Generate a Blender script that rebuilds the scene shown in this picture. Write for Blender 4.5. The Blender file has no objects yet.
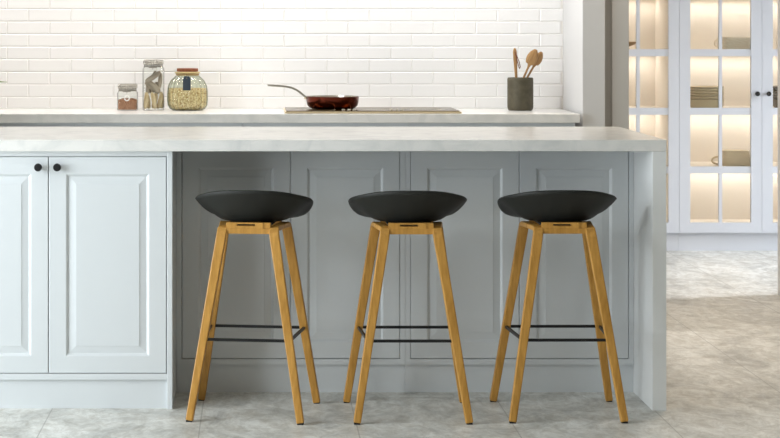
import bpy, bmesh, math, random
from mathutils import Vector, Matrix
random.seed(7)
S = bpy.context.scene
COL = S.collection
PI = math.pi

# ------------------------------------------------------------------ materials
def lin(c):
    def f(v):
        v /= 255.0
        return v / 12.92 if v <= 0.04045 else ((v + 0.055) / 1.055) ** 2.4
    return (f(c[0]), f(c[1]), f(c[2]), 1.0)

def mat(name, col, rough=0.5, metal=0.0, spec=0.5, coat=0.0):
    m = bpy.data.materials.new(name); m.use_nodes = True
    b = m.node_tree.nodes['Principled BSDF']
    b.inputs['Base Color'].default_value = lin(col)
    b.inputs['Roughness'].default_value = rough
    b.inputs['Metallic'].default_value = metal
    b.inputs['Specular IOR Level'].default_value = spec
    b.inputs['Coat Weight'].default_value = coat
    return m

def nodes(m): return m.node_tree.nodes, m.node_tree.links, m.node_tree.nodes['Principled BSDF']

def noise_mat(name, c1, c2, scale=(1, 1, 1), nscale=5.0, rough=0.5, detail=6, lo=0.35, hi=0.65, bump=0.0, dist=0.0, spec=0.5, metal=0.0, rgh=0.55, bdist=0.002):
    m = mat(name, c1, rough, metal, spec)
    N, L, b = nodes(m)
    tc = N.new('ShaderNodeTexCoord'); mp = N.new('ShaderNodeMapping')
    mp.inputs['Scale'].default_value = scale
    L.new(tc.outputs['Object'], mp.inputs['Vector'])
    nz = N.new('ShaderNodeTexNoise'); nz.inputs['Scale'].default_value = nscale
    nz.inputs['Detail'].default_value = detail; nz.inputs['Distortion'].default_value = dist
    nz.inputs['Roughness'].default_value = rgh
    L.new(mp.outputs['Vector'], nz.inputs['Vector'])
    r = N.new('ShaderNodeValToRGB')
    r.color_ramp.elements[0].position = lo; r.color_ramp.elements[0].color = lin(c1)
    r.color_ramp.elements[1].position = hi; r.color_ramp.elements[1].color = lin(c2)
    L.new(nz.outputs['Fac'], r.inputs['Fac']); L.new(r.outputs['Color'], b.inputs['Base Color'])
    if bump:
        bp = N.new('ShaderNodeBump'); bp.inputs['Strength'].default_value = bump; bp.inputs['Distance'].default_value = bdist
        L.new(nz.outputs['Fac'], bp.inputs['Height']); L.new(bp.outputs['Normal'], b.inputs['Normal'])
    return m

def glass_mat(name, tint=(255, 255, 255), gloss=0.08, rough=0.03, edge=0.35, dark=1.0):
    m = bpy.data.materials.new(name); m.use_nodes = True
    N = m.node_tree.nodes; L = m.node_tree.links; N.clear()
    out = N.new('ShaderNodeOutputMaterial'); mx = N.new('ShaderNodeMixShader')
    tr = N.new('ShaderNodeBsdfTransparent'); tr.inputs['Color'].default_value = lin(tint)
    gl = N.new('ShaderNodeBsdfGlossy'); gl.inputs['Roughness'].default_value = rough
    cm = N.new('ShaderNodeMix'); cm.data_type = 'RGBA'
    cm.inputs[6].default_value = lin(tint); cm.inputs[7].default_value = lin([int(v * dark) for v in tint])
    l2 = N.new('ShaderNodeLayerWeight'); l2.inputs['Blend'].default_value = .5
    pw = N.new('ShaderNodeMath'); pw.operation = 'POWER'; pw.inputs[1].default_value = 2.5
    L.new(l2.outputs['Facing'], pw.inputs[0]); L.new(pw.outputs[0], cm.inputs[0]); L.new(cm.outputs[2], tr.inputs['Color'])
    lw = N.new('ShaderNodeLayerWeight'); lw.inputs['Blend'].default_value = edge
    mr = N.new('ShaderNodeMath'); mr.operation = 'MULTIPLY_ADD'
    mr.inputs[1].default_value = 0.2; mr.inputs[2].default_value = gloss
    mr.use_clamp = True
    L.new(lw.outputs['Facing'], mr.inputs[0]); L.new(mr.outputs[0], mx.inputs['Fac'])
    L.new(tr.outputs[0], mx.inputs[1]); L.new(gl.outputs[0], mx.inputs[2]); L.new(mx.outputs[0], out.inputs['Surface'])
    return m

def emit_mat(name, col, strength):
    m = mat(name, (255, 255, 255)); b = m.node_tree.nodes['Principled BSDF']
    b.inputs['Emission Color'].default_value = lin(col); b.inputs['Emission Strength'].default_value = strength
    return m

M = {}
M['paint'] = mat('cabinet_paint', (212, 216, 218), 0.38)
M['pantry_paint'] = mat('display_cabinet_paint', (208, 212, 220), 0.4)
M['inside'] = mat('cabinet_interior', (232, 224, 214), 0.55)
M['wall'] = mat('wall_paint', (222, 220, 216), 0.7)
M['dimwall'] = mat('bounce_cut_wall_paint', (180, 178, 172), 0.8)  # for unseen walls, toned down so less daylight bounces into the knee space
M['white'] = mat('white_paint', (236, 233, 229), 0.6)
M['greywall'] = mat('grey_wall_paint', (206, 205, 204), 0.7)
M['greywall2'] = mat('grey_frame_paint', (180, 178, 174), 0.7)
M['ceil'] = mat('ceiling_paint', (205, 203, 199), 0.8)
M['tile'] = mat('white_glazed_tile', (238, 236, 234), 0.25)
M['grout'] = mat('pale_grout', (234, 230, 224), 0.8)
M['panel'] = mat('end_panel_paint', (228, 229, 228), 0.35)
M['black'] = mat('black_metal', (24, 24, 25), 0.45, 0.3)
M['seat'] = mat('dark_green_grey_plastic', (31, 32, 28), 0.6, 0.0, 0.4)
M['glide'] = mat('black_rubber', (25, 24, 22), 0.7)
M['steel'] = mat('brushed_steel', (178, 172, 160), 0.3, 1.0)
M['champagne'] = mat('champagne_metal', (216, 198, 164), 0.35, 0.9)
M['gasket'] = mat('grey_rubber', (150, 146, 138), 0.6)
M['wire'] = mat('steel_wire', (150, 145, 136), 0.35, 0.9)
M['pan_in'] = mat('steel_lining', (208, 202, 190), 0.25, 1.0)
M['copper'] = mat('dark_copper', (104, 50, 36), 0.2, 1.0)
M['cork'] = noise_mat('cork', (112, 62, 38), (140, 82, 52), nscale=120, rough=0.8)
M['rim_glaze'] = mat('golden_glass_rim', (190, 168, 118), 0.3)
M['tag'] = mat('slate_blue_card', (40, 52, 64), 0.7)
M['string'] = mat('jute', (176, 148, 104), 0.9)
M['leather'] = mat('brown_leather', (112, 62, 34), 0.7)
M['wood'] = noise_mat('oiled_oak', (166, 118, 48), (198, 148, 72), scale=(60, 60, 4), nscale=1.6, rough=0.42, detail=5, lo=0.3, hi=0.7, spec=0.4)
M['spoon'] = noise_mat('beech_wood', (142, 106, 62), (176, 136, 88), scale=(50, 50, 6), nscale=2, rough=0.6)
M['crock'] = noise_mat('dark_stoneware', (70, 64, 46), (84, 77, 58), scale=(1, 1, 1), nscale=40, rough=0.6, bump=0.3)
M['quartz'] = noise_mat('pale_quartz', (228, 226, 222), (212, 212, 209), nscale=9, rough=0.22, detail=8, lo=0.45, hi=0.72, dist=1.2)
M['glass'] = glass_mat('clear_glass', (250, 252, 250), 0.03)
M['jar_glass'] = glass_mat('jar_clear_glass', (250, 251, 249), 0.03, 0.05, 0.4, .72)
M['green_glass'] = glass_mat('pale_green_glass', (241, 245, 235), 0.04, 0.08, 0.4, .6)
M['beans'] = noise_mat('dried_grain', (178, 140, 88), (244, 224, 184), nscale=150, rough=0.8, detail=4, lo=0.38, hi=0.6, bump=0.8)
M['coffee'] = noise_mat('brown_granules', (124, 80, 56), (206, 156, 122), nscale=220, rough=0.85, detail=3, lo=0.38, hi=0.62, bump=0.9)
M['pod_grey'] = noise_mat('grey_dried_pod', (136, 124, 108), (184, 172, 154), scale=(30, 30, 4), nscale=3, rough=0.8)
M['pod_tan'] = noise_mat('tan_dried_pod', (178, 154, 112), (226, 208, 168), scale=(30, 30, 4), nscale=3, rough=0.8)
M['bowl'] = mat('olive_brown_glaze', (214, 196, 158), 0.45)
M['bowl2'] = mat('dark_brown_glaze', (110, 95, 74), 0.45)
M['dish'] = mat('brown_stoneware', (218, 200, 168), 0.5)
M['basket'] = noise_mat('pale_woven_fibre', (228, 216, 194), (244, 236, 220), scale=(40, 40, 160), nscale=1.2, rough=0.85, bump=0.6)
M['tanwood'] = noise_mat('tan_wood', (168, 134, 86), (196, 164, 112), nscale=20, rough=0.6)
M['leaf'] = mat('leaf_green', (108, 122, 56), 0.5)
M['pot'] = mat('white_ceramic', (232, 230, 224), 0.35)
M['soil'] = mat('potting_soil', (62, 46, 34), 0.95)

# hob glass: dark bronze mirror-like glass
M['hob'] = mat('bronze_glass', (92, 68, 32), 0.22, 0.9, 0.5, 0.0)
M['hobring'] = mat('hob_marking', (196, 186, 160), 0.4)

def floor_material():
    m = mat('grey_stone_tile', (180, 178, 172), 0.42)
    N, L, b = nodes(m)
    tc = N.new('ShaderNodeTexCoord')
    def nz(scale, detail, dist, sc=(1, 1, 1), rgh=0.6):
        mp = N.new('ShaderNodeMapping'); mp.inputs['Scale'].default_value = sc
        L.new(tc.outputs['Object'], mp.inputs['Vector'])
        n = N.new('ShaderNodeTexNoise'); n.inputs['Scale'].default_value = scale
        n.inputs['Detail'].default_value = detail; n.inputs['Distortion'].default_value = dist; n.inputs['Roughness'].default_value = rgh
        L.new(mp.outputs['Vector'], n.inputs['Vector']); return n
    n1 = nz(4.5, 12, 1.3, (1, 0.6, 1), 0.72); n2 = nz(20, 10, 0.8, (1, 0.6, 1), 0.75)
    r1 = N.new('ShaderNodeValToRGB'); e = r1.color_ramp.elements
    e[0].position = 0.34; e[0].color = lin((186, 186, 182)); e[1].position = 0.62; e[1].color = lin((240, 240, 236))
    k = e.new(0.48); k.color = lin((216, 216, 211))
    L.new(n1.outputs['Fac'], r1.inputs['Fac'])
    r2 = N.new('ShaderNodeValToRGB'); e = r2.color_ramp.elements
    e[0].position = 0.36; e[0].color = lin((214, 210, 204)); e[1].position = 0.6; e[1].color = lin((255, 255, 255))
    L.new(n2.outputs['Fac'], r2.inputs['Fac'])
    mx = N.new('ShaderNodeMix'); mx.data_type = 'RGBA'; mx.blend_type = 'MULTIPLY'; mx.inputs[0].default_value = 1.0
    L.new(r1.outputs['Color'], mx.inputs[6]); L.new(r2.outputs['Color'], mx.inputs[7])
    # joints: slabs 0.51 x 1.02 m, alternate columns offset
    sp = N.new('ShaderNodeSeparateXYZ'); L.new(tc.outputs['Object'], sp.inputs[0])
    def mth(op, a, bb=None, clamp=False):
        n = N.new('ShaderNodeMath'); n.operation = op; n.use_clamp = clamp
        for i, v in enumerate((a, bb)):
            if v is None: continue
            if isinstance(v, (int, float)): n.inputs[i].default_value = v
            else: L.new(v, n.inputs[i])
        return n.outputs[0]
    u = mth('DIVIDE', mth('ADD', sp.outputs['X'], 0.182 + 5.1), 0.51)
    col = mth('FLOOR', u)
    fu = mth('FRACT', u)
    v = mth('ADD', mth('DIVIDE', mth('ADD', sp.outputs['Y'], 5.0), 1.02), mth('MULTIPLY', col, 0.5))
    fv = mth('FRACT', v)
    dx = mth('MULTIPLY', mth('MINIMUM', fu, mth('SUBTRACT', 1.0, fu)), 0.51)
    dy = mth('MULTIPLY', mth('MINIMUM', fv, mth('SUBTRACT', 1.0, fv)), 1.02)
    j = mth('LESS_THAN', mth('MINIMUM', dx, dy), 0.0021)
    mj = N.new('ShaderNodeMix'); mj.data_type = 'RGBA'
    L.new(mth('MULTIPLY', j, 0.5), mj.inputs[0]); L.new(mx.outputs[2], mj.inputs[6]); mj.inputs[7].default_value = lin((128, 124, 116))
    L.new(mj.outputs[2], b.inputs['Base Color'])
    bp = N.new('ShaderNodeBump'); bp.inputs['Strength'].default_value = 0.12; bp.inputs['Distance'].default_value = 0.002
    L.new(n2.outputs['Fac'], bp.inputs['Height']); L.new(bp.outputs['Normal'], b.inputs['Normal'])
    return m
M['floor'] = floor_material()

# ------------------------------------------------------------------ mesh helpers
class MB:
    def __init__(s): s.bm = bmesh.new()
    def box(s, x0, x1, y0, y1, z0, z1):
        v = [s.bm.verts.new(p) for p in ((x0,y0,z0),(x1,y0,z0),(x1,y1,z0),(x0,y1,z0),(x0,y0,z1),(x1,y0,z1),(x1,y1,z1),(x0,y1,z1))]
        for f in ((0,3,2,1),(4,5,6,7),(0,1,5,4),(1,2,6,5),(2,3,7,6),(3,0,4,7)): s.bm.faces.new([v[i] for i in f])
        return s
    def lathe(s, prof, c=(0, 0, 0), seg=40, rib=None, closed=False):
        """prof: list of (r, z). r = 0 gives a pole."""
        rings = []
        for r, z in prof:
            if r < 1e-6: rings.append([s.bm.verts.new((c[0], c[1], c[2] + z))])
            else:
                ring = []
                for k in range(seg):
                    a = 2 * PI * k / seg
                    q = r * (1 + (rib(a, z) if rib else 0))
                    ring.append(s.bm.verts.new((c[0] + q * math.cos(a), c[1] + q * math.sin(a), c[2] + z)))
                rings.append(ring)
        for A, B in zip(rings, rings[1:]):
            for k in range(seg):
                k2 = (k + 1) % seg
                if len(A) == 1 and len(B) == 1: continue
                if len(A) == 1: s.bm.faces.new((A[0], B[k2], B[k])) if False else s.bm.faces.new((A[0], B[k], B[k2]))
                elif len(B) == 1: s.bm.faces.new((A[k], B[0], A[k2])) if False else s.bm.faces.new((A[k], A[k2], B[0]))
                else: s.bm.faces.new((A[k], A[k2], B[k2], B[k]))
        return s
    def tube(s, pts, rad, seg=10, cap=True):
        pts = [Vector(p) for p in pts]; n = len(pts)
        rad = rad if isinstance(rad, (list, tuple)) else [rad] * n
        rings = []; prev = None
        for i, p in enumerate(pts):
            t = (pts[min(i + 1, n - 1)] - pts[max(i - 1, 0)]).normalized()
            if prev is None:
                a = Vector((0, 0, 1)) if abs(t.z) < 0.9 else Vector((1, 0, 0))
                prev = (a - t * a.dot(t)).normalized()
            else: prev = (prev - t * prev.dot(t)).normalized()
            b = t.cross(prev)
            rings.append([s.bm.verts.new(p + (prev * math.cos(2*PI*k/seg) + b * math.sin(2*PI*k/seg)) * rad[i]) for k in range(seg)])
        for A, B in zip(rings, rings[1:]):
            for k in range(seg): s.bm.faces.new((A[k], A[(k+1)%seg], B[(k+1)%seg], B[k]))
        if cap:
            s.bm.faces.new(rings[0][::-1]); s.bm.faces.new(rings[-1])
        return s
    def sweep(s, pts, w, t, side=(1, 0, 0)):
        """rectangular bar swept along pts; w along side vector, t along the normal"""
        pts = [Vector(p) for p in pts]; n = len(pts); sd = Vector(side); rings = []
        for i, p in enumerate(pts):
            tg = (pts[min(i+1, n-1)] - pts[max(i-1, 0)]).normalized()
            a = (sd - tg * sd.dot(tg)).normalized(); b = tg.cross(a)
            ww = w[i] / 2; tt = t[i] / 2
            rings.append([s.bm.verts.new(p + a*u*ww + b*v*tt) for u, v in ((-1,-1),(1,-1),(1,1),(-1,1))])
        for A, B in zip(rings, rings[1:]):
            for k in range(4): s.bm.faces.new((A[k], A[(k+1)%4], B[(k+1)%4], B[k]))
        s.bm.faces.new(rings[0][::-1]); s.bm.faces.new(rings[-1])
        return s
    def loops(s, loops, cap0=True, cap1=True):
        R = [[s.bm.verts.new(p) for p in l] for l in loops]
        for A, B in zip(R, R[1:]):
            n = len(A)
            for k in range(n): s.bm.faces.new((A[k], A[(k+1)%n], B[(k+1)%n], B[k]))
        if cap0: s.bm.faces.new(R[0][::-1])
        if cap1: s.bm.faces.new(R[-1])
        return s
    def build(s, name, m, parent=None, smooth=False, loc=None, bevel=0, sub=0, solid=0, segs=2):
        bmesh.ops.recalc_face_normals(s.bm, faces=s.bm.faces[:])
        me = bpy.data.meshes.new(name); s.bm.to_mesh(me); s.bm.free()
        me.materials.append(m)
        if smooth:
            me.polygons.foreach_set('use_smooth', [True] * len(me.polygons))
        o = bpy.data.objects.new(name, me); COL.objects.link(o)
        if loc: o.location = loc
        if parent: o.parent = parent
        if solid:
            q = o.modifiers.new('solid', 'SOLIDIFY'); q.thickness = solid; q.offset = 0
        if bevel:
            q = o.modifiers.new('bevel', 'BEVEL'); q.width = bevel; q.segments = segs; q.limit_method = 'ANGLE'; q.angle_limit = math.radians(40)
        if sub:
            q = o.modifiers.new('sub', 'SUBSURF'); q.levels = sub; q.render_levels = sub
        return o

def smooth_by_angle(o, deg=35):
    me = o.data
    me.polygons.foreach_set('use_smooth', [True] * len(me.polygons))
    bm = bmesh.new(); bm.from_mesh(me)
    for e in bm.edges:
        if len(e.link_faces) == 2 and e.calc_face_angle(0) > math.radians(deg): e.smooth = False
    bm.to_mesh(me); bm.free()
    return o

def tag(o, label, cat, group=None, kind=None):
    o['label'] = label; o['category'] = cat
    if group: o['group'] = group
    if kind: o['kind'] = kind
    return o
def thing(name, label, cat, loc=(0, 0, 0), rotz=0, group=None):
    o = bpy.data.objects.new(name, None); COL.objects.link(o)
    o.location = loc; o.rotation_euler = (0, 0, rotz); o.empty_display_size = 0.05
    return tag(o, label, cat, group)
def struct(name, mb, m, label, cat, bevel=0):
    o = mb.build(name, m, bevel=bevel); o['kind'] = 'structure'; tag(o, label, cat); return o
def dup(o, parent=None):
    c = o.copy(); COL.objects.link(c)
    if parent: c.parent = parent
    for ch in list(o.children): dup(ch, c)
    return c

# ------------------------------------------------------------------ camera
F = 1924.0; VX, VY = 256.0, 26.0; H = 1.3
cam = bpy.data.cameras.new('camera'); co = bpy.data.objects.new('camera', cam); COL.objects.link(co)
cam.sensor_fit = 'HORIZONTAL'; cam.sensor_width = 36.0; cam.lens = F / 780 * 36.0
cam.shift_x = (390 - VX) / 780; cam.shift_y = -(219 - VY) / 780
co.location = (0, 0, H); co.rotation_euler = (PI / 2, 0, 0)
S.camera = co
def PX(px, Y): return (px - VX) * Y / F
def PZ(py, Y): return H - (py - VY) * Y / F

# ------------------------------------------------------------------ setting
XL, XR, YB, ZC = -3.4, 4.2, -1.6, 2.7
struct('floor', MB().box(XL - .2, 6.2, YB - .2, 12.2, -0.1, 0), M['floor'], 'grey mottled stone tile floor under the whole room', 'floor')
struct('ceiling', MB().box(XL - .2, 6.2, YB - .2, 12.2, ZC, ZC + .1), M['ceil'], 'plain white ceiling over the room', 'ceiling')
# back wall behind the counter
YW = 9.0; XN = 1.436
struct('wall_back', MB().box(XL - .2, XN, YW, YW + .25, 0, ZC), M['grout'], 'white wall behind the rear worktop', 'wall')
# left wall with a large window opening
WY0, WY1, WZ0, WZ1 = 3.0, 6.0, 0.25, 2.35
w = MB().box(XL - .2, XL, YB, WY0, 0, ZC).box(XL - .2, XL, WY1, YW, 0, ZC).box(XL - .2, XL, WY0, WY1, 0, WZ0).box(XL - .2, XL, WY0, WY1, WZ1, ZC)
struct('wall_left', w, M['wall'], 'white side wall with the big window', 'wall')
wf = MB()
for yy in (WY0, WY0 + .98, WY0 + 1.97, WY1 - .05): wf.box(XL - .14, XL - .08, yy, yy + .05, WZ0, WZ1)
for zz in (WZ0, WZ1 - .05): wf.box(XL - .14, XL - .08, WY0 + .05, WY1 - .05, zz, zz + .05)
struct('window_1', wf, M['white'], 'large white framed window in the side wall', 'window')
struct('wall_front', MB().box(XL - .2, 6.2, YB - .2, YB, 0, ZC), M['dimwall'], 'unseen wall added at the near end of the kitchen, darkened to cut bounced light', 'wall')
struct('wall_right', MB().box(XR, XR + .2, YB, 9.10, 0, ZC), M['dimwall'], 'unseen side wall at the far right of the kitchen, darkened to cut bounced light', 'wall')
# jamb of the opening to the display room (right)
XJ, YJ0, YJ1 = PX(777.6, 9.32), 9.10, 9.32
struct('wall_opening', MB().box(XJ, 6.2, YJ0, YJ1, 0, ZC), M['white'], 'white wall end at the right side of the opening', 'wall')
# pillar beside the rear worktop: a slim grey end, a shadow gap, a grey frame
YP = 8.46
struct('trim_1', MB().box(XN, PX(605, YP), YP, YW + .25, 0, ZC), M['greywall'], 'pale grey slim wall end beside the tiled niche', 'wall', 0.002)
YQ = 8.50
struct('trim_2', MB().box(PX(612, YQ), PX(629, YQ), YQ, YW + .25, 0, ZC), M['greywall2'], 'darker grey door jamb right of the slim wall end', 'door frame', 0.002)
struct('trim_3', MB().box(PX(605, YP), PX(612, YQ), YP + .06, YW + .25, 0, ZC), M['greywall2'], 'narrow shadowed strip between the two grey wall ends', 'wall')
# display room shell
struct('wall_far', MB().box(0.0, 6.2, 11.75, 11.95, 0, ZC), M['wall'], 'white wall behind the display cabinets', 'wall')
struct('wall_far_left', MB().box(-.2, 0.0, YW + .25, 11.95, 0, ZC), M['wall'], 'white end wall of the display room', 'wall')
PY0, PY1, PZ0, PZ1 = 9.85, 10.75, 0.5, 2.3
w = MB().box(6.0, 6.2, YJ1, PY0, 0, ZC).box(6.0, 6.2, PY1, 11.75, 0, ZC).box(6.0, 6.2, PY0, PY1, 0, PZ0).box(6.0, 6.2, PY0, PY1, PZ1, ZC)
struct('wall_far_right', w, M['wall'], 'white wall of the display room with a window', 'wall')

# white bevelled tiles of the splashback: one surface pattern in one mesh
tl = MB(); TH, TW, g = 0.0589, 0.1993, 0.0009
row = 0; z = 0.968 - TH
while z < 1.9:
    off = -0.965 + (TW / 2 if row % 2 else 0)
    k0 = math.floor((-2.2 - off) / TW)
    x = off + k0 * TW
    while x < XN:
        a0, a1, c0, c1 = x + g, min(x + TW - g, XN), max(z + g, 0.9152), z + TH - g
        if a1 - a0 > 0.02:
            q = 0.0035
            tl.loops([[(a0, YW, c0), (a1, YW, c0), (a1, YW, c1), (a0, YW, c1)],
                      [(a0, YW - .002, c0), (a1, YW - .002, c0), (a1, YW - .002, c1), (a0, YW - .002, c1)],
                      [(a0 + q, YW - .004, c0 + q), (a1 - q, YW - .004, c0 + q), (a1 - q, YW - .004, c1 - q), (a0 + q, YW - .004, c1 - q)]], cap0=False)
        x += TW
    z += TH; row += 1
struct('trim_4', tl, M['tile'], 'splashback of glossy white brick tiles in running bond', 'tiles')

# ------------------------------------------------------------------ cabinet doors
def raised_door(x0, x1, z0, z1, y, parent, m, th=0.02, stile=0.057, name='door'):
    """raised panel door whose face lies at y, facing -Y"""
    def L(o, d): return [(x0+o, y+d, z0+o), (x1-o, y+d, z0+o), (x1-o, y+d, z1-o), (x0+o, y+d, z1-o)]
    s = stile
    prof = [(0, th), (0, 0.002), (0.002, 0)]
    prof += [(s, 0), (s + .002, .0005), (s + .006, .0035), (s + .010, .0075), (s + .0115, .0075), (s + .012, .0072), (s + .034, .0036), (s + .0345, .0022), (s + .036, .0022)]
    mb = MB().loops([L(o, d) for o, d in prof])
    return mb.build(name, m, parent)
def knob(x, y, z, parent, r=0.0135):
    mb = MB().lathe([(0, 0), (.006, 0), (.0055, .014), (r * .9, .016), (r, .019), (r, .024), (r * .85, .0275), (0, .0285)], seg=28)
    o = mb.build('knob', M['black'], parent, loc=(x, y, z)); smooth_by_angle(o, 50)
    o.rotation_euler = (PI / 2, 0, 0); o['label'] = 'round black knob'
    return o

ZT, ZU = 0.9152, 0.876              # worktop top and underside
YI0, YI1, XI1 = 6.5, 7.356, 1.3875   # island
YD = 6.53                            # plane of the left doors
YR = 6.817                           # plane of the recessed doors
# left cabinet
xs = [PX(-69, YD), PX(48.6, YD), PX(166.6, YD)]
zt, zb, zr = 0.856, 0.1218, 0.0997
c = thing('island_cabinet', 'pale grey two-door island cabinet with black knobs left of the stools', 'cabinet', (xs[1], YD, 0), group='island cabinets')
ox = xs[1]
def rel(a): return a - ox
d0 = YD
mb = MB()
xa, xb = xs[0] - .02, PX(166.9, YD)
b = MB().box(xa - ox, xb - ox, 0.021, 0.78, zr, ZU)
b.box(xa - ox, xb - ox, 0, .021, zt + .002, ZU).box(xa - ox, xb - ox, 0, .021, zr, zb - .002).box(xa - ox, xs[0] - .002 - ox, 0, .021, zb - .002, zt + .002)
b.build('carcass', M['paint'], c)
MB().box(xa - ox, xb - ox, 0.012, 0.76, 0, zr).build('plinth', M['paint'], c)
for i in (0, 1):
    dr = raised_door(xs[i] - ox + .0012, xs[i+1] - ox - .0012, zb, zt, 0.0, c, M['paint'])
    knob((PX(38.7, YD) if i == 0 else PX(57.7, YD)) - ox, 0.0, PZ(167, YD), dr)
# support panel between left cabinet and the knee space
tag(MB().box(PX(166.9, YD) + .0005, PX(172.5, YD), YD - .003, YR + .5, 0, ZU).build('support_panel', M['paint'], bevel=.0015),
    'slim pale grey upright panel closing the cabinet end left of the stools', 'panel')
# recessed cabinets under the overhang
gx = [PX(v, YR) for v in (182, 290.4, 399.7, 410.6, 519.4, 628.5)]
xl, xm, xr_ = PX(172.5, YD) + .001, (gx[2] + gx[3]) / 2, PX(652.5, YI0) - .001
def recess_cab(x0, x1, da, db, dc, label):
    o = (x0 + x1) / 2
    c = thing('island_cabinet', label, 'cabinet', (o, YR, 0), group='island cabinets')
    b = MB().box(x0 - o, x1 - o, .021, .5, zr, ZU)
    b.box(x0 - o, x1 - o, 0, .021, zt + .002, ZU).box(x0 - o, x1 - o, 0, .021, zr, zb - .002)
    b.box(x0 - o, da - .0015 - o, 0, .021, zb - .002, zt + .002).box(dc + .0015 - o, x1 - o, 0, .021, zb - .002, zt + .002)
    b.build('carcass', M['paint'], c)
    MB().box(x0 - o, x1 - o, .013, .48, 0, zr).build('plinth', M['paint'], c)
    raised_door(da - o, db - .001 - o, zb, zt, 0, c, M['paint'])
    raised_door(db + .001 - o, dc - o, zb, zt, 0, c, M['paint'])
recess_cab(xl, xm - .0004, gx[0], gx[1], gx[2], 'recessed pale grey panelled cabinet behind the first and second stools')
recess_cab(xm + .0004, xr_, gx[3], gx[4], gx[5], 'recessed pale grey panelled cabinet behind the third stool')
tag(MB().box(PX(652.5, YI0), XI1 - .0005, YI0 + .001, YI1 - .02, 0, ZU).build('end_panel', M['panel'], bevel=.0015),
    'thick off-white end panel carrying the right end of the island', 'panel')
tag(MB().box(xs[0] - .05, XI1, YI0, YI1, ZU + .0003, ZT).build('worktop', M['quartz'], bevel=.002),
    'long pale quartz worktop over the island and stools', 'worktop', 'quartz worktops')

# rear run
YC = 8.41
tag(MB().box(-2.3, PX(580, YC), YC, YW - .0005, ZU + .0003, ZT).build('worktop', M['quartz'], bevel=.002),
    'pale quartz worktop against the tiled wall, holding jars and hob', 'worktop', 'quartz worktops')
n = 5; wid = (1.40 + 2.25) / n
for i in range(n):
    x0 = -2.25 + i * wid; o = x0 + wid / 2
    c = thing('base_cabinet', 'pale grey base cabinet under the rear worktop, showing only a thin strip', 'cabinet', (o, YC + .004, 0), group='rear base cabinets')
    MB().box(-wid/2 + .001, wid/2 - .001, .022, .56, .1, ZU).build('carcass', M['paint'], c)
    MB().box(-wid/2 + .001, wid/2 - .001, .05, .5, 0, .1).build('plinth', M['paint'], c)
    raised_door(-wid/2 + .002, wid/2 - .002, .12, .86, 0, c, M['paint'])

# wall cabinet above the frame carries the strip light (out of shot)
# ------------------------------------------------------------------ display cabinets
YF = 11.1
P = F / YF
def dx(px): return (px - VX) / P
def dz(py): return H - (py - VY) / P
DW = (762.0 - 679.5) / P
Dz0, Dz1 = dz(232.8), 2.225
pitch = 58.55 / P
rows_bottom = [dz(222.7)] + [dz(166.6 - 58.7 * k) for k in range(5)]          # bottom of every pane row
rows_top = [dz(173.5 - 58.6 * k) for k in range(6)]
def glazed_door(x0, parent, o, knob_right):
    x1 = x0 + DW
    st = .0625; mun = .0185
    mb = MB(); y0, y1 = 0.0, .022
    xc = (x0 + x1) / 2
    a0, a1 = x0 + .0008 - o, x1 - .0008 - o
    mb.box(a0, x0 + st - o, y0, y1, Dz0, Dz1); mb.box(x1 - st - o, a1, y0, y1, Dz0, Dz1)
    i0, i1 = x0 + st - o, x1 - st - o
    mb.box(i0, i1, y0, y1, Dz0, rows_bottom[0]); mb.box(i0, i1, y0, y1, rows_top[5], Dz1)
    for k in range(5):
        mb.box(i0, i1, y0 + .003, y1, rows_top[k], rows_bottom[k + 1])
    for k in range(6):
        mb.box(xc - mun/2 - o, xc + mun/2 - o, y0 + .003, y1, rows_bottom[k], rows_top[k])
    d = mb.build('door', M['pantry_paint'], parent)
    for k in range(6):
        for (u0, u1) in ((i0, xc - mun/2 - o), (xc + mun/2 - o, i1)):
            MB().box(u0, u1, .012, .015, rows_bottom[k], rows_top[k]).build('pane', M['glass'], d)
    kx = (x1 - (762 - 756.7) / P) if knob_right else (x0 + (768 - 762) / P)
    knob(kx - o, 0, dz(93.7), d, .0135)
LEDS = []
def display_cab(x0, label, first):
    x1 = x0 + 2 * DW; o = (x0 + x1) / 2
    c = thing('display_cabinet', label, 'cabinet', (o, YF, 0), group='glazed display cabinets')
    cw = DW
    b = MB()
    yb = .60
    b.box(-cw + .0005, -cw + .018, .024, yb, Dz0, Dz1); b.box(cw - .018, cw - .0005, .024, yb, Dz0, Dz1)
    b.box(-cw + .018, cw - .018, yb - .012, yb, Dz0, Dz1)
    b.box(-cw + .018, cw - .018, .024, yb - .012, Dz0, Dz0 + .018); b.box(-cw + .018, cw - .018, .024, yb - .012, Dz1 - .018, Dz1)
    b.build('carcass', M['inside'], c)
    MB().box(-cw + .0005, cw - .0005, .03, .5, 0, Dz0 - .001).build('plinth', M['pantry_paint'], c)
    sh = []
    for k in range(6):
        zs = rows_bottom[k] - .0 + (.0 if k else 0)
        top = zs - .013
        if k: MB().box(-cw + .0185, cw - .0185, .035, yb - .0125, top - .022, top).build('shelf', M['inside'], c)
        sh.append(top if k else Dz0 + .018)
        ztop = (rows_bottom[k + 1] - .013 - .022) if k < 5 else Dz1 - .018
        MB().box(-cw + .03, cw - .03, yb - .095, yb - .080, ztop - .008, ztop - .0003).build('led_strip', M['led'], c)
        LEDS.append((o, YF + yb - .0875, ztop - .012, 2 * cw - .08))
    glazed_door(x0, c, o, True); glazed_door(x0 + DW, c, o, False)
    return sh
M['led'] = emit_mat('led_warm', (255, 240, 222), 2.2)
xB = dx(679.5)
sh = display_cab(xB, 'white glazed display cabinet with warm lit shelves of bowls and dishes', True)
display_cab(xB - 2 * DW, 'white glazed display cabinet partly hidden by the grey door jamb', False)
display_cab(xB + 2 * DW, 'white glazed display cabinet behind the wall end at the right edge', False)
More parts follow.
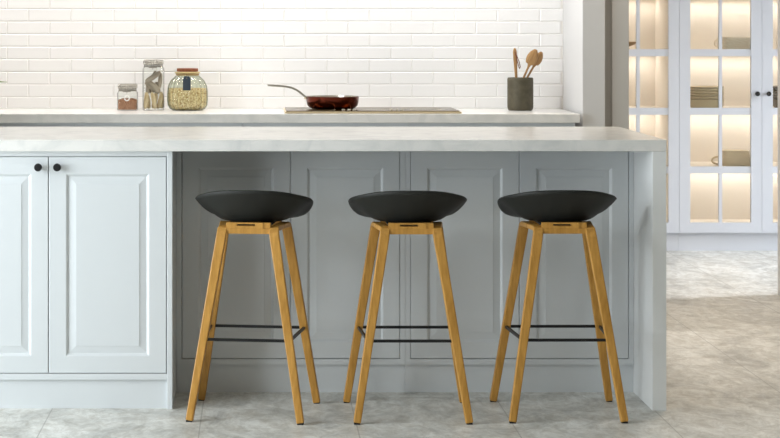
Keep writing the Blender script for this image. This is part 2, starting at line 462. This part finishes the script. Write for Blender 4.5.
for x, y, z, L in LEDS:
    l = bpy.data.lights.new('shelf_light', 'AREA'); l.shape = 'RECTANGLE'; l.size = L; l.size_y = .02
    l.energy = 1.15; l.color = (1.0, 0.93, 0.885)
    lo = bpy.data.objects.new('shelf_light', l); COL.objects.link(lo); lo.location = (x, y, z)

# contents of the display cabinets
def bowl_mesh(r, h, m, name='bowl'):
    mb = MB().lathe([(0, 0), (r*.80, 0), (r*.88, h*.10), (r*.945, h*.30), (r*.96, h*.85), (r*.995, h*.90), (r, h*.98), (r*.985, h), (r*.925, h*.95), (r*.90, h*.35), (r*.78, h*.18), (0, h*.13)], seg=48)
    o = mb.build(name, m); smooth_by_angle(o, 60); return o
YS = 11.38; ps = F / YS
def plate_mesh(r, m):
    h = .0149
    mb = MB().lathe([(0, .001), (r*.6, 0), (r*.90, .0015), (r*.945, .008), (r*.96, .0095), (r*.995, .0105), (r, h - .001), (r*.985, h), (r*.95, h - .002), (r*.86, .006), (0, .005)], seg=48)
    o = mb.build('plate', m); smooth_by_angle(o, 60); return o
def stack(cx, z, n, r, h, m, where):
    o = bowl_mesh(r, h, m); o.location = (cx, YS, z)
    tag(o, 'brown bowl under the stack of plates ' + where, 'bowl')
    src = None
    for k in range(n):
        o = plate_mesh(r, m) if src is None else src.copy()
        if src is None: src = o
        else: COL.objects.link(o)
        o.location = (cx, YS, z + h + .0004 + .0153 * k)
        tag(o, ['lowest', 'second from lowest', 'middle', 'second from topmost', 'topmost'][k] + ' plate of the stack ' + where, 'plate', 'stacked plates ' + where)
zs2 = rows_bottom[2] - .0125
stack((706 - VX) / ps, zs2, 5, .1065, .052, M['bowl'], 'in the middle display cabinet door')
stack((790 - VX) / ps, zs2, 5, .1065, .052, M['bowl2'], 'cut off by the right wall end')
# lidded dish with loop handle on the shelf below
zs1 = rows_bottom[1] - .0125
def oval(cx, cy, rx, ry, z, n=40, p=4):
    out = []
    for k in range(n):
        a = 2*PI*k/n; ca, sa = math.cos(a), math.sin(a)
        out.append((cx + rx*math.copysign(abs(ca)**(2/p), ca), cy + ry*math.copysign(abs(sa)**(2/p), sa), z))
    return out
cx = (735 - VX) / ps
c = thing('lidded_dish', 'brown lidded stoneware dish with loop handle on the lower lit shelf', 'dish', (cx, YS, zs1))
rx = 15.6 / ps
mb = MB().loops([oval(0, 0, rx*.93, .075, 0), oval(0, 0, rx*.98, .08, .006), oval(0, 0, rx, .083, .052), oval(0, 0, rx*.97, .08, .052), oval(0, 0, rx*.94, .075, .012)])
smooth_by_angle(mb.build('dish_body', M['dish'], c), 40)
mb = MB().loops([oval(-.005, 0, rx*.93, .077, .0525), oval(-.005, 0, rx*.93, .077, .058), oval(-.006, 0, rx*.86, .07, .088), oval(-.006, 0, rx*.5, .04, .092)])
smooth_by_angle(mb.build('lid', M['dish'], c), 40)
pts = [(-rx + .002, 0, .044)] + [(-rx - .044*math.sin(a), 0, .028 + .024*math.cos(a) * (1 if a < PI/2 else .9)) for a in [PI*k/12 for k in range(1, 12)]] + [(-rx + .002, 0, .008)]
MB().tube(pts, .006, 10).build('handle', M['dish'], c, smooth=True)
# pale basket on the upper shelf
zs3 = rows_bottom[3] - .0125
c = thing('woven_basket', 'pale woven basket with side loop on the top visible shelf', 'basket', (cx, YS, zs3))
mb = MB().loops([oval(0, 0, rx*.97, .08, 0), oval(0, 0, rx, .083, .004), oval(0, 0, rx*1.02, .085, .074), oval(0, 0, rx*1.02, .085, .08), oval(0, 0, rx*.96, .08, .08), oval(0, 0, rx*.95, .078, .01)])
smooth_by_angle(mb.build('basket_body', M['basket'], c), 40)
pts = [(-rx - .0 - .030*math.sin(a) + .001, 0, .045 + .024*math.cos(a)) for a in [PI*k/12 for k in range(13)]]
MB().tube(pts, .0045, 10).build('handle', M['basket'], c, smooth=True)
# footed wooden bowl mostly hidden by the jamb
cx = (619 - VX) / ps; r = (637.8 - 619) / ps
mb = MB().lathe([(0, 0), (r*.72, 0), (r*.74, .006), (r*.45, .016), (r*.42, .022), (r*.75, .034), (r, .052), (r*.98, .054), (r*.7, .040), (0, .032)], seg=48)
o = mb.build('footed_bowl', M['tanwood'], loc=(cx, YS, zs3)); smooth_by_angle(o, 50)
tag(o, 'tan footed bowl peeking out beside the grey door jamb', 'bowl')

# ------------------------------------------------------------------ bar stools
def make_stool(label):
    root = thing('bar_stool', label, 'bar stool', group='bar stools at the island')
    # seat shell
    A, B = .199, .176; SY = .058
    g_ = lambda r: math.sqrt((r - .56)**2 + .007) + (r - .56)
    fp = lambda r: (g_(r) - g_(0)) / (g_(1) - g_(0))
    hk = [(-1, .1135), (-.92, .1105), (-.835, .1065), (-.6, .094), (-.3, .081), (0, .069), (.15, .059), (.3, .045), (.45, .028), (.6, .012), (.75, .001), (.88, -.006), (1, -.009)]
    def hh(v):
        for (a, ha), (b_, hb) in zip(hk, hk[1:]):
            if v <= b_:
                t = (v - a) / (b_ - a); return ha + (hb - ha) * t
        return hk[-1][1]
    bm = bmesh.new(); NT, NR = 96, 18; zb_ = .6420
    cen = bm.verts.new((0, SY, zb_)); rings = []
    for i in range(1, NR + 1):
        r = i / NR; ring = []
        for k in range(NT):
            a = 2*PI*k/NT; ca, sa = math.cos(a), math.sin(a); p = 2.05
            ox_ = A * math.copysign(abs(ca)**(2/p), ca); oy_ = B * math.copysign(abs(sa)**(2/p), sa)
            h = hh(oy_ / B)
            f = fp(r)
            ring.append(bm.verts.new((ox_ * r, SY + oy_ * r, zb_ + h * f)))
        rings.append(ring)
    for k in range(NT): bm.faces.new((cen, rings[0][k], rings[0][(k+1) % NT]))
    for R1, R2 in zip(rings, rings[1:]):
        for k in range(NT): bm.faces.new((R1[k], R2[k], R2[(k+1) % NT], R1[(k+1) % NT]))
    mb = MB(); mb.bm.free(); mb.bm = bm
    seat = mb.build('seat', M['seat'], root, smooth=True, solid=.006)
    # legs: foot -> bend -> half of the side rail
    for sx in (-1, 1):
        for back in (0, 1):
            if not back: foot, top = Vector((sx*.1835, -.180, .004)), Vector((sx*.0895, -.104, .600))
            else: foot, top = Vector((sx*.2010, .180, .004)), Vector((sx*.1080, .100, .606))
            sy = 1 if back else -1
            pts = [foot + (top - foot) * t for t in (0, .2, .4, .6, .8, 1)]
            pts += [top + Vector((-sx*.002, -sy*.004, .013)), top + Vector((-sx*.003, -sy*.012, .022)), top + Vector((-sx*.004, -sy*.026, .026))]
            pts[-1].z = .627; pts[-2].z = .6235
            pts.append(Vector((sx*.096, sy*.0008, .627)))
            n = len(pts)
            ww = [.0245, .0262, .028, .0298, .0315, .033, .033, .033, .032, .030]
            tt = [.022, .022, .022, .022, .021, .020, .018, .017, .017, .017]
            MB().sweep(pts, ww, tt).build('leg', M['wood'], root, bevel=.0035)
            g = MB().box(foot.x - .010, foot.x + .010, foot.y - .0085, foot.y + .0085, 0, .006).build('foot_glide', M['glide'], root)
    # cross rails (the one towards the camera has a slot)
    f = MB()
    y0, y1 = -.100, -.078
    f.box(-.074, .074, y0, y1, .611, .628)
    f.box(-.074, -.050, y0 + .004, y1, .628, .6475); f.box(.050, .074, y0 + .004, y1, .628, .6475)
    f.box(-.050, -.037, y0 + .002, y1, .628, .6475); f.box(.023, .050, y0 + .002, y1, .628, .6475)
    f.box(-.037, .023, y0 + .002, y1, .628, .6365); f.box(-.037, .023, y0 + .002, y1, .6430, .6475)
    f.build('cross_rail', M['wood'], root)
    MB().box(-.090, .090, .076, .098, .611, .640).build('cross_rail', M['wood'], root, bevel=.002)
    MB().box(-.075, .075, -.06, .10, .6355, .6415).build('seat_mount', M['glide'], root, bevel=.002)
    # foot rest: a flat black ring
    fz = .266
    fx, rx_ = .1835 - .094*.44, .201 - .093*.44
    fy, ry = -.180 + .076*.44, .180 - .08*.44
    q = MB()
    q.box(-fx, fx, fy - .004, fy + .004, fz - .0045, fz + .0045)
    q.box(-rx_, rx_, ry - .004, ry + .004, fz - .0045, fz + .0045)
    for s_ in (-1, 1):
        q.sweep([(s_*(fx + .002), fy, fz), (s_*(rx_ + .002), ry, fz)], [.008, .008], [.009, .009], (1, 0, 0))
    q.build('footrest', M['black'], root)
    return root
st1 = make_stool('black-seated oak bar stool nearest the two-door cabinet, turned slightly')
st1.location = (-.0135, 6.4775, 0); st1.rotation_euler = (0, 0, math.radians(-7.5))
st2 = dup(st1); st2.location = (.5134, 6.4615, 0); st2.rotation_euler = (0, 0, 0)
st2['label'] = 'black-seated oak bar stool between the two other stools'
st3 = dup(st1); st3.location = (1.0225, 6.4805, 0); st3.rotation_euler = (0, 0, math.radians(.3))
st3['label'] = 'black-seated oak bar stool nearest the island end panel'

# ------------------------------------------------------------------ things on the rear worktop
ZK = ZT + .0003
def sq(cx, cy, hw, z, rr=.012, n=5):
    out = []
    for (qx, qy, a0) in ((1, 1, 0), (-1, 1, PI/2), (-1, -1, PI), (1, -1, 1.5*PI)):
        for k in range(n + 1):
            a = a0 + PI/2*k/n
            out.append((cx + qx*(hw - rr) + rr*math.cos(a), cy + qy*(hw - rr) + rr*math.sin(a), z))
    return out
def clip_jar(name_label, px0, px1, py_top, Y):
    p = F / Y
    X = ((px0 + px1)/2 - VX)/p; hw = (px1 - px0)/2/p; Ht = PZ(py_top, Y) - ZK
    c = thing('clip_top_jar', name_label, 'jar', (X, Y, ZK), group='clip top jars')
    hb = Ht - .030
    mb = MB().loops([sq(0, 0, hw*.96, 0), sq(0, 0, hw, .004), sq(0, 0, hw, hb - .012), sq(0, 0, hw*.86, hb), sq(0, 0, hw*.86, hb + .004)], cap1=False)
    smooth_by_angle(mb.build('glass_body', M['jar_glass'], c), 40)
    mb = MB().loops([sq(0, 0, hw*.88, hb + .0045), sq(0, 0, hw*.88, hb + .009)])
    mb.build('gasket', M['gasket'], c)
    mb = MB().loops([sq(0, 0, hw*.93, hb + .0095), sq(0, 0, hw*.95, hb + .014), sq(0, 0, hw*.95, hb + .024), sq(0, 0, hw*.88, hb + .030)])
    smooth_by_angle(mb.build('lid', M['jar_lid'], c), 40)
    # wire clasp
    yq = -hw - .001
    w_ = MB()
    w_.loops([sq(0, 0, hw*.9, hb - .003), sq(0, 0, hw*.9, hb + .001)], False, False)
    w_.tube([(-hw*.55, yq, hb + .026), (-hw*.55, yq - .004, hb + .010), (-hw*.35, yq - .006, hb - .004), (hw*.35, yq - .006, hb - .004), (hw*.55, yq - .004, hb + .010), (hw*.55, yq, hb + .026)], .0022, 8)
    w_.tube([(-hw*.92, yq + .003, hb + .020), (hw*.92, yq + .003, hb + .020)], .0022, 8)
    w_.tube([(-hw*.1, yq - .002, hb + .026), (-hw*.1, yq - .007, hb + .006), (0, yq - .008, hb - .012), (hw*.1, yq - .007, hb + .006), (hw*.1, yq - .002, hb + .026)], .002, 8)
    w_.build('wire_clasp', M['wire'], c, smooth=True)
    return c, X, Y, hw, hb
M['jar_lid'] = glass_mat('lid_glass', (232, 230, 224), 0.10, 0.1, 0.5)
YJ = 8.80
c1, X1, _, hw1, hb1 = clip_jar('short clip-top glass jar of brown granules, smallest of the jars', 117.7, 137.6, 83.8, YJ)
# metal clip ring hanging on the front of the short jar
pr = [(.011*math.cos(a), -hw1 - .004, hb1*.62 + .011*math.sin(a)) for a in [2*PI*k/20 for k in range(21)]]
MB().tube(pr, .0028, 8).build('clasp_ring', M['white'], c1, smooth=True)
f = [sq(0, 0, hw1 - .005, .004, .009), sq(0, 0, hw1 - .004, .007, .009), sq(0, 0, hw1 - .004, .047, .009), sq(0, 0, hw1 - .022, .054, .006)]
o = MB().loops(f).build('brown_granules', M['coffee'], loc=(X1, YJ, ZK)); smooth_by_angle(o, 50)
tag(o, 'brown granules filling the lower half of the short jar', 'food', kind='stuff')

c2, X2, _, hw2, hb2 = clip_jar('tall clip-top glass jar of dried pods, middle of the jars', 143.0, 163.9, 59.8, YJ)
def pod(L, w_, t_, m, loc, tilt, label, grp):
    pr = [(0, 0), (.5, .03), (.85, .14), (1, .45), (.93, .75), (.65, .95), (0, 1)]
    mb = MB(); seg = 14; loops = []
    lp = []
    for r_, z_ in pr:
        if r_ == 0: lp.append([(0, 0, z_*L)] * 1)
        else: lp.append([(w_/2*r_*math.cos(2*PI*k/seg) + .10*w_*math.sin(3*z_), t_/2*r_*math.sin(2*PI*k/seg), z_*L) for k in range(seg)])
    R = [[mb.bm.verts.new(p) for p in l] for l in lp]
    for a_, b_ in zip(R, R[1:]):
        for k in range(seg):
            k2 = (k+1) % seg
            if len(a_) == 1: mb.bm.faces.new((a_[0], b_[k], b_[k2]))
            elif len(b_) == 1: mb.bm.faces.new((a_[k], a_[k2], b_[0]))
            else: mb.bm.faces.new((a_[k], a_[k2], b_[k2], b_[k]))
    o = mb.build('dried_pod', m, smooth=True)
    o.location = loc; o.rotation_euler = (0, tilt, 0)
    return tag(o, label, 'dried pod', grp)
def inj(dx_, dy_, dz_): return (X2 + dx_, YJ + dy_, ZK + dz_)
R_ = math.radians
ly = [-.030, -.018, -.006, .006, .018, .030]
# lower layer: tan upright pieces
for i, (dx_, tl_, L_) in enumerate(((-.036, 4, .078), (-.020, -10, .074), (-.004, 12, .076), (.010, -12, .078), (.020, 14, .074), (.037, -3, .078))):
    pod(L_, .022, .010, M['pod_tan'], inj(dx_, ly[(i * 2) % 6], .006), R_(tl_), 'tan upright dried pod in the bottom of the tall jar', 'tan dried pods')
# upper layer: grey slanted pieces
for i, (dx_, z_, tl_, L_, w_) in enumerate(((-.035, .131, 56, .084, .024), (.030, .080, -52, .084, .036), (.026, .098, 5, .075, .020), (-.027, .074, 2, .052, .022), (-.016, .076, 33, .062, .024), (-.012, .134, 25, .050, .018))):
    pod(L_, w_, .010, M['pod_grey'], inj(dx_, ly[i], z_), R_(tl_), 'grey slanted dried pod in the upper part of the tall jar', 'grey dried pods')

# round ribbed jar
X3 = PX(187.5, YJ); p = F / YJ; r3 = 19.9 / p; H3 = PZ(68.3, YJ) - ZK
c = thing('ribbed_jar', 'round ribbed green glass jar with cork lid and dark tag', 'jar', (X3, YJ, ZK))
rib = lambda a, z: .030 * math.cos(22 * a)
prof = [(0, 0), (r3*.72, 0), (r3*.86, .006), (r3*.97, .022), (r3, .045), (r3*.995, .085), (r3*.95, .112), (r3*.82, .136), (r3*.66, .150), (r3*.56, .158)]
o = MB().lathe(prof, seg=192, rib=rib).build('glass_body', M['green_glass'], c); smooth_by_angle(o, 70)
prof = [(r3*.56, .158), (r3*.55, .163), (r3*.60, .167), (r3*.645, .171), (r3*.645, .174), (r3*.58, .176), (r3*.50, .176)]
o = MB().lathe(prof, seg=64).build('rim', M['rim_glaze'], c, smooth=True)
o = MB().lathe([(0, .166), (r3*.49, .166), (r3*.49, .1765), (r3*.535, .1770), (r3*.535, H3 - .001), (r3*.52, H3), (0, H3)], seg=48).build('cork_lid', M['cork'], c); smooth_by_angle(o, 40)
# tag hanging in front of the shoulder
tg = MB()
tg.loops([[(-.009 + .001, y_, .002), (.009 - .001, y_, .002), (.0175, y_, .002), (.0175, y_, .056), (.010, y_, .066), (-.010, y_, .066), (-.0175, y_, .056), (-.0175, y_, .002)] for y_ in (-.001, .001)])
o = tg.build('tag', M['tag'], c, loc=(0, -r3*1.03 - .004, .091)); o.rotation_euler = (R_(-6), 0, 0); o['label'] = 'dark slate tag'
MB().tube([(0, -r3*1.02 - .003, .147), (-.004, -r3*.86, .158), (-.012, -r3*.58, .164)], .0012, 6).build('string', M['string'], c, smooth=True)
MB().tube([(r3*.572*math.cos(2*PI*k/40), r3*.572*math.sin(2*PI*k/40), .1625) for k in range(41)], .0022, 6).build('string', M['string'], c, smooth=True)
prof = [(0, .004), (r3*.68, .004), (r3*.81, .010), (r3*.91, .024), (r3*.935, .045), (r3*.93, .085), (r3*.905, .100), (r3*.5, .096), (0, .104)]
o = MB().lathe(prof, seg=192, rib=lambda a, z: .022*math.cos(22*a)).build('dried_grain', M['beans'], loc=(X3, YJ, ZK), smooth=True)
tag(o, 'straw-coloured dried grain inside the round ribbed jar', 'food', kind='stuff')

# hob
YH0, YH1 = 8.445, 8.86
hx0, hx1 = PX(284.8, YH0), PX(461.7, YH0); ho = (hx0 + hx1)/2; hz = ZK
c = thing('hob', 'bronze glass hob with champagne edge set on the rear worktop', 'hob', (ho, YH0, hz))
hw_ = (hx1 - hx0)/2
MB().box(-hw_, hw_, 0, YH1 - YH0, 0, .0085).build('trim', M['champagne'], c, bevel=.002)
MB().box(-hw_ + .007, hw_ - .007, .014, YH1 - YH0 - .006, .0086, .0115).build('glass_top', M['hob'], c, bevel=.001)
for (ux, uy, ur) in ((-.24, .30, .085), (-.23, .12, .07), (.23, .29, .085), (.24, .12, .07), (0, .22, .10)):
    MB().lathe([(ur, .0117), (ur, .0121), (ur - .004, .0121), (ur - .004, .0117)], (ux, uy, 0), 48).build('cooking_zone', M['hobring'], c)
for cxk in (-.105, .105):
    for q in range(3):
        kx = cxk + (q - 1) * .024
        o = MB().lathe([(0, .0117), (.0075, .0117), (.0072, .0165), (.006, .018), (0, .018)], (kx, .045, 0), 20).build('control_knob', M['steel'], c); smooth_by_angle(o, 40)
# pan
YPn = 8.68; X0 = PX(332.5, YPn); p = F / YPn; rp = 26.6 / p
zp = hz + .0125; hp = .055
c = thing('frying_pan', 'copper frying pan with a long curved steel handle on the hob', 'pan', (X0, YPn, zp))
rr = rp
o = MB().lathe([(0, 0), (rr*.78, 0), (rr*.86, .004), (rr*.94, .014), (rr*.985, .032), (rr, hp), (rr*.985, hp + .0008)], seg=72).build('pan_body', M['copper'], c); smooth_by_angle(o, 60)
o = MB().lathe([(rr*.985, hp + .0009), (rr*.965, hp), (rr*.95, .030), (rr*.90, .012), (rr*.8, .005), (0, .0045)], seg=72).build('lining', M['pan_in'], c); smooth_by_angle(o, 60)
def ppt(px, py): return ((px - VX)/p - X0, 0, PZ(py, YPn) - zp)
hp_ = [ppt(306.8, 97.5), ppt(303.5, 95.3), ppt(300, 92.3), ppt(296, 89.6), ppt(291.5, 87.6), ppt(286, 86.5), ppt(279, 85.9), ppt(272, 85.6), ppt(267.6, 85.3)]
MB().sweep(hp_, [.020, .018, .016, .015, .015, .016, .017, .018, .013], [.009]*8 + [.006], (0, 1, 0)).build('handle', M['steel'], c, bevel=.0015)
q = MB()
for s_ in (-.01, .01): q.lathe([(0, -.004), (.005, -.004), (.005, .003), (0, .004)], (-rr*1.0 - .002, s_, .047), 12)
q.build('rivets', M['champagne'], c)

# utensil crock with spoons
YU = 8.78; XU = PX(520.3, YU); p = F / YU; ru = 12.9 / p; hu = PZ(77.6, YU) - ZK
c = thing('utensil_crock', 'dark olive stoneware crock holding wooden spoons', 'crock', (XU, YU, ZK))
o = MB().lathe([(0, 0), (ru*.86, 0), (ru*.95, .004), (ru*.995, .014), (ru, .03), (ru, hu - .012), (ru*.985, hu - .003), (ru*.95, hu), (ru*.91, hu - .002), (ru*.9, hu - .02), (ru*.9, .02), (ru*.8, .010), (0, .009)], seg=120, rib=lambda a, z: .004*math.cos(36*a)).build('crock_body', M['crock'], c); smooth_by_angle(o, 50)
def upt(px, py, dy): return Vector(((px - VX)/(F/(YU)) - XU, dy, PZ(py, YU) - ZK))
def spoon(label, top, bot, bowl, width):
    """bowl head at the top unless bowl is False (handle end up)"""
    d = (top - bot); L = d.length; t = d.normalized()
    c = thing('wooden_spoon', label, 'spoon', (XU + bot.x, YU + bot.y, ZK + bot.z), group='wooden spoons in the crock')
    rot = t.to_track_quat('Z', 'Y'); c.rotation_mode = 'QUATERNION'
    # keep the broad side turned to the room: local x stays close to world x
    xax = Vector((1, 0, 0)); xax = (xax - t * xax.dot(t)).normalized(); yax = t.cross(xax)
    c.rotation_quaternion = Matrix((xax, yax, t)).transposed().to_quaternion()
    if bowl:
        hl = .080 if width > .05 else .070
        loops = []
        seg = 16
        prof = [(0, .0050), (L - hl, .0045)]
        mb = MB()
        ks = [(0, .005, .005), (L - hl - .01, .0048, .0045), (L - hl + .004, .0085, .0045)]
        for q in range(1, 10):
            s_ = q / 10; ks.append((L - hl + hl*s_, max(width/2 * math.sin(PI*min(1, .12 + .88*s_))**.6, .002), .0062 * math.sin(PI*(.1 + .85*s_)) + .0015))
        ks.append((L - .0005, width*.12, .0015))
        mb.loops([[(a_*math.cos(2*PI*k/seg), b_*math.sin(2*PI*k/seg) + (0.004*math.sin(PI*max(0, (z_ - L + hl)/hl))), z_) for k in range(seg)] for z_, a_, b_ in ks])
        mb.build('spoon_body', M['spoon'], c, smooth=True)
    else:
        seg = 16; mb = MB()
        ks = [(0, .005, .004), (L*.55, .0062, .0045), (L*.8, .0085, .0045), (L*.93, .0092, .0042), (L*.985, .006, .0035), (L, .002, .002)]
        mb.loops([[(a_*math.cos(2*PI*k/seg), b_*math.sin(2*PI*k/seg), z_) for k in range(seg)] for z_, a_, b_ in ks])
        mb.build('spoon_body', M['spoon'], c, smooth=True)
        pts = [(.0, -.006, L*.94), (.006, -.0065, L*.88), (.017, -.0065, L*.76), (.0205, -.0065, L*.68), (.0165, -.0065, L*.65), (.0105, -.0065, L*.74), (.004, -.0065, L*.86), (0, -.006, L*.94)]
        o = MB().tube(pts, .002, 8).build('hanging_loop', M['leather'], c, smooth=True); o['label'] = 'brown leather loop'
    return c
spoon('wooden spoon standing handle up with a brown hanging loop', upt(514.6, 48, 0), upt(517.8, 108, .0), False, .02)
spoon('broad wooden spoon leaning right, in front of the other spoon head', upt(535.7, 49.3, -.012), upt(511.5, 104.5, -.012), True, .052)
spoon('narrower wooden spoon leaning furthest right behind the broad spoon', upt(542.3, 52.0, .012), upt(512.3, 104.5, .012), True, .042)

# potted plant just outside the frame, one leaf reaching in
YPl = 8.72; XP = PX(-42, YPl)
c = thing('potted_plant', 'green leaf tip of a potted plant reaching in above the rear worktop', 'plant', (XP, YPl, ZK))
o = MB().lathe([(0, 0), (.05, 0), (.055, .004), (.068, .10), (.070, .104), (.064, .104), (.06, .095), (0, .092)], seg=48).build('pot', M['pot'], c); smooth_by_angle(o, 50)
pl = F / YPl
tips = [((7.4, 82), 0), ((-14, 60), .05), ((-70, 40), -.04), ((-95, 70), .05), ((-30, 30), -.02), ((-55, 22), .06), ((-100, 50), -.06), ((-8, 92), -.09), ((-84, 88), .02)]
for (tx, ty), yy in tips:
    ex, ez = (tx - VX)/pl - XP, PZ(ty, YPl) - ZK
    pts = []; ws = []
    for k in range(13):
        s_ = k / 12
        x_ = ex * (s_ ** 1.25); z_ = .085 + (ez - .085) * (1 - (1 - s_) ** 2.2) + (.06 * math.sin(PI * s_) * (1 if abs(ex) > .1 else .3) if yy else .004 * math.sin(PI * s_))
        pts.append((x_, yy * s_, z_)); ws.append(max(.012 * math.sin(PI * (.12 + .86 * s_)), .0012))
    MB().sweep(pts, [v * (1.3 if not yy else 1) for v in ws], [.0014]*13, (0, 1, 0) if yy else (0, .5, .85)).build('leaf', M['leaf'], c)

# ------------------------------------------------------------------ lights
def area(name, loc, rot, sx, sy, e, col, spread=PI):
    l = bpy.data.lights.new(name, 'AREA'); l.shape = 'RECTANGLE'; l.size = sx; l.size_y = sy; l.energy = e; l.color = col; l.spread = spread
    o = bpy.data.objects.new(name, l); COL.objects.link(o); o.location = loc; o.rotation_euler = rot; return o
# daylight through the big window in the left wall
area('window_daylight', (XL - .17, (WY0 + WY1)/2, (WZ0 + WZ1)/2), (0, -PI/2, 0), WZ1 - WZ0, WY1 - WY0, 250, (.875, .95, 1.0))
# strip light above the rear worktop (under the wall units, out of shot)
area('under_cabinet_light', (-.3, 8.62, 1.85), (R_(-16), 0, 0), 3.2, .06, 24.5, (1.0, .97, .95))
struct('wall_light_blocker', MB().box(XL, -1.75, 7.0, 7.15, 0, ZC), M['wall'], 'unseen white partition added at the left end to block window light', 'wall')  # added out of view to keep window daylight off the back wall
# window of the display room
area('display_room_daylight', (6.1, (PY0 + PY1)/2, (PZ0 + PZ1)/2), (0, R_(70), R_(2)), PZ1 - PZ0, PY1 - PY0, 62, (.88, .93, 1.0), R_(75))
# warm ceiling lamp in the passage right of the island
area('ceiling_lamp', (2.3, 8.2, ZC - .03), (0, 0, 0), .5, .5, 30, (1.0, .83, .65))
wd = bpy.data.worlds.new('world'); S.world = wd; wd.use_nodes = True
wd.node_tree.nodes['Background'].inputs[0].default_value = (.75, .86, 1, 1); wd.node_tree.nodes['Background'].inputs[1].default_value = .6

S.view_settings.view_transform = 'Standard'; S.view_settings.look = 'None'
S.view_settings.exposure = 0.0; S.view_settings.gamma = 1.0; S.view_settings.use_curve_mapping = False
try:
    S.cycles.use_denoising = True; S.cycles.max_bounces = 10; S.cycles.diffuse_bounces = 6; S.cycles.transparent_max_bounces = 16
    S.cycles.caustics_reflective = False; S.cycles.caustics_refractive = False
except Exception: pass
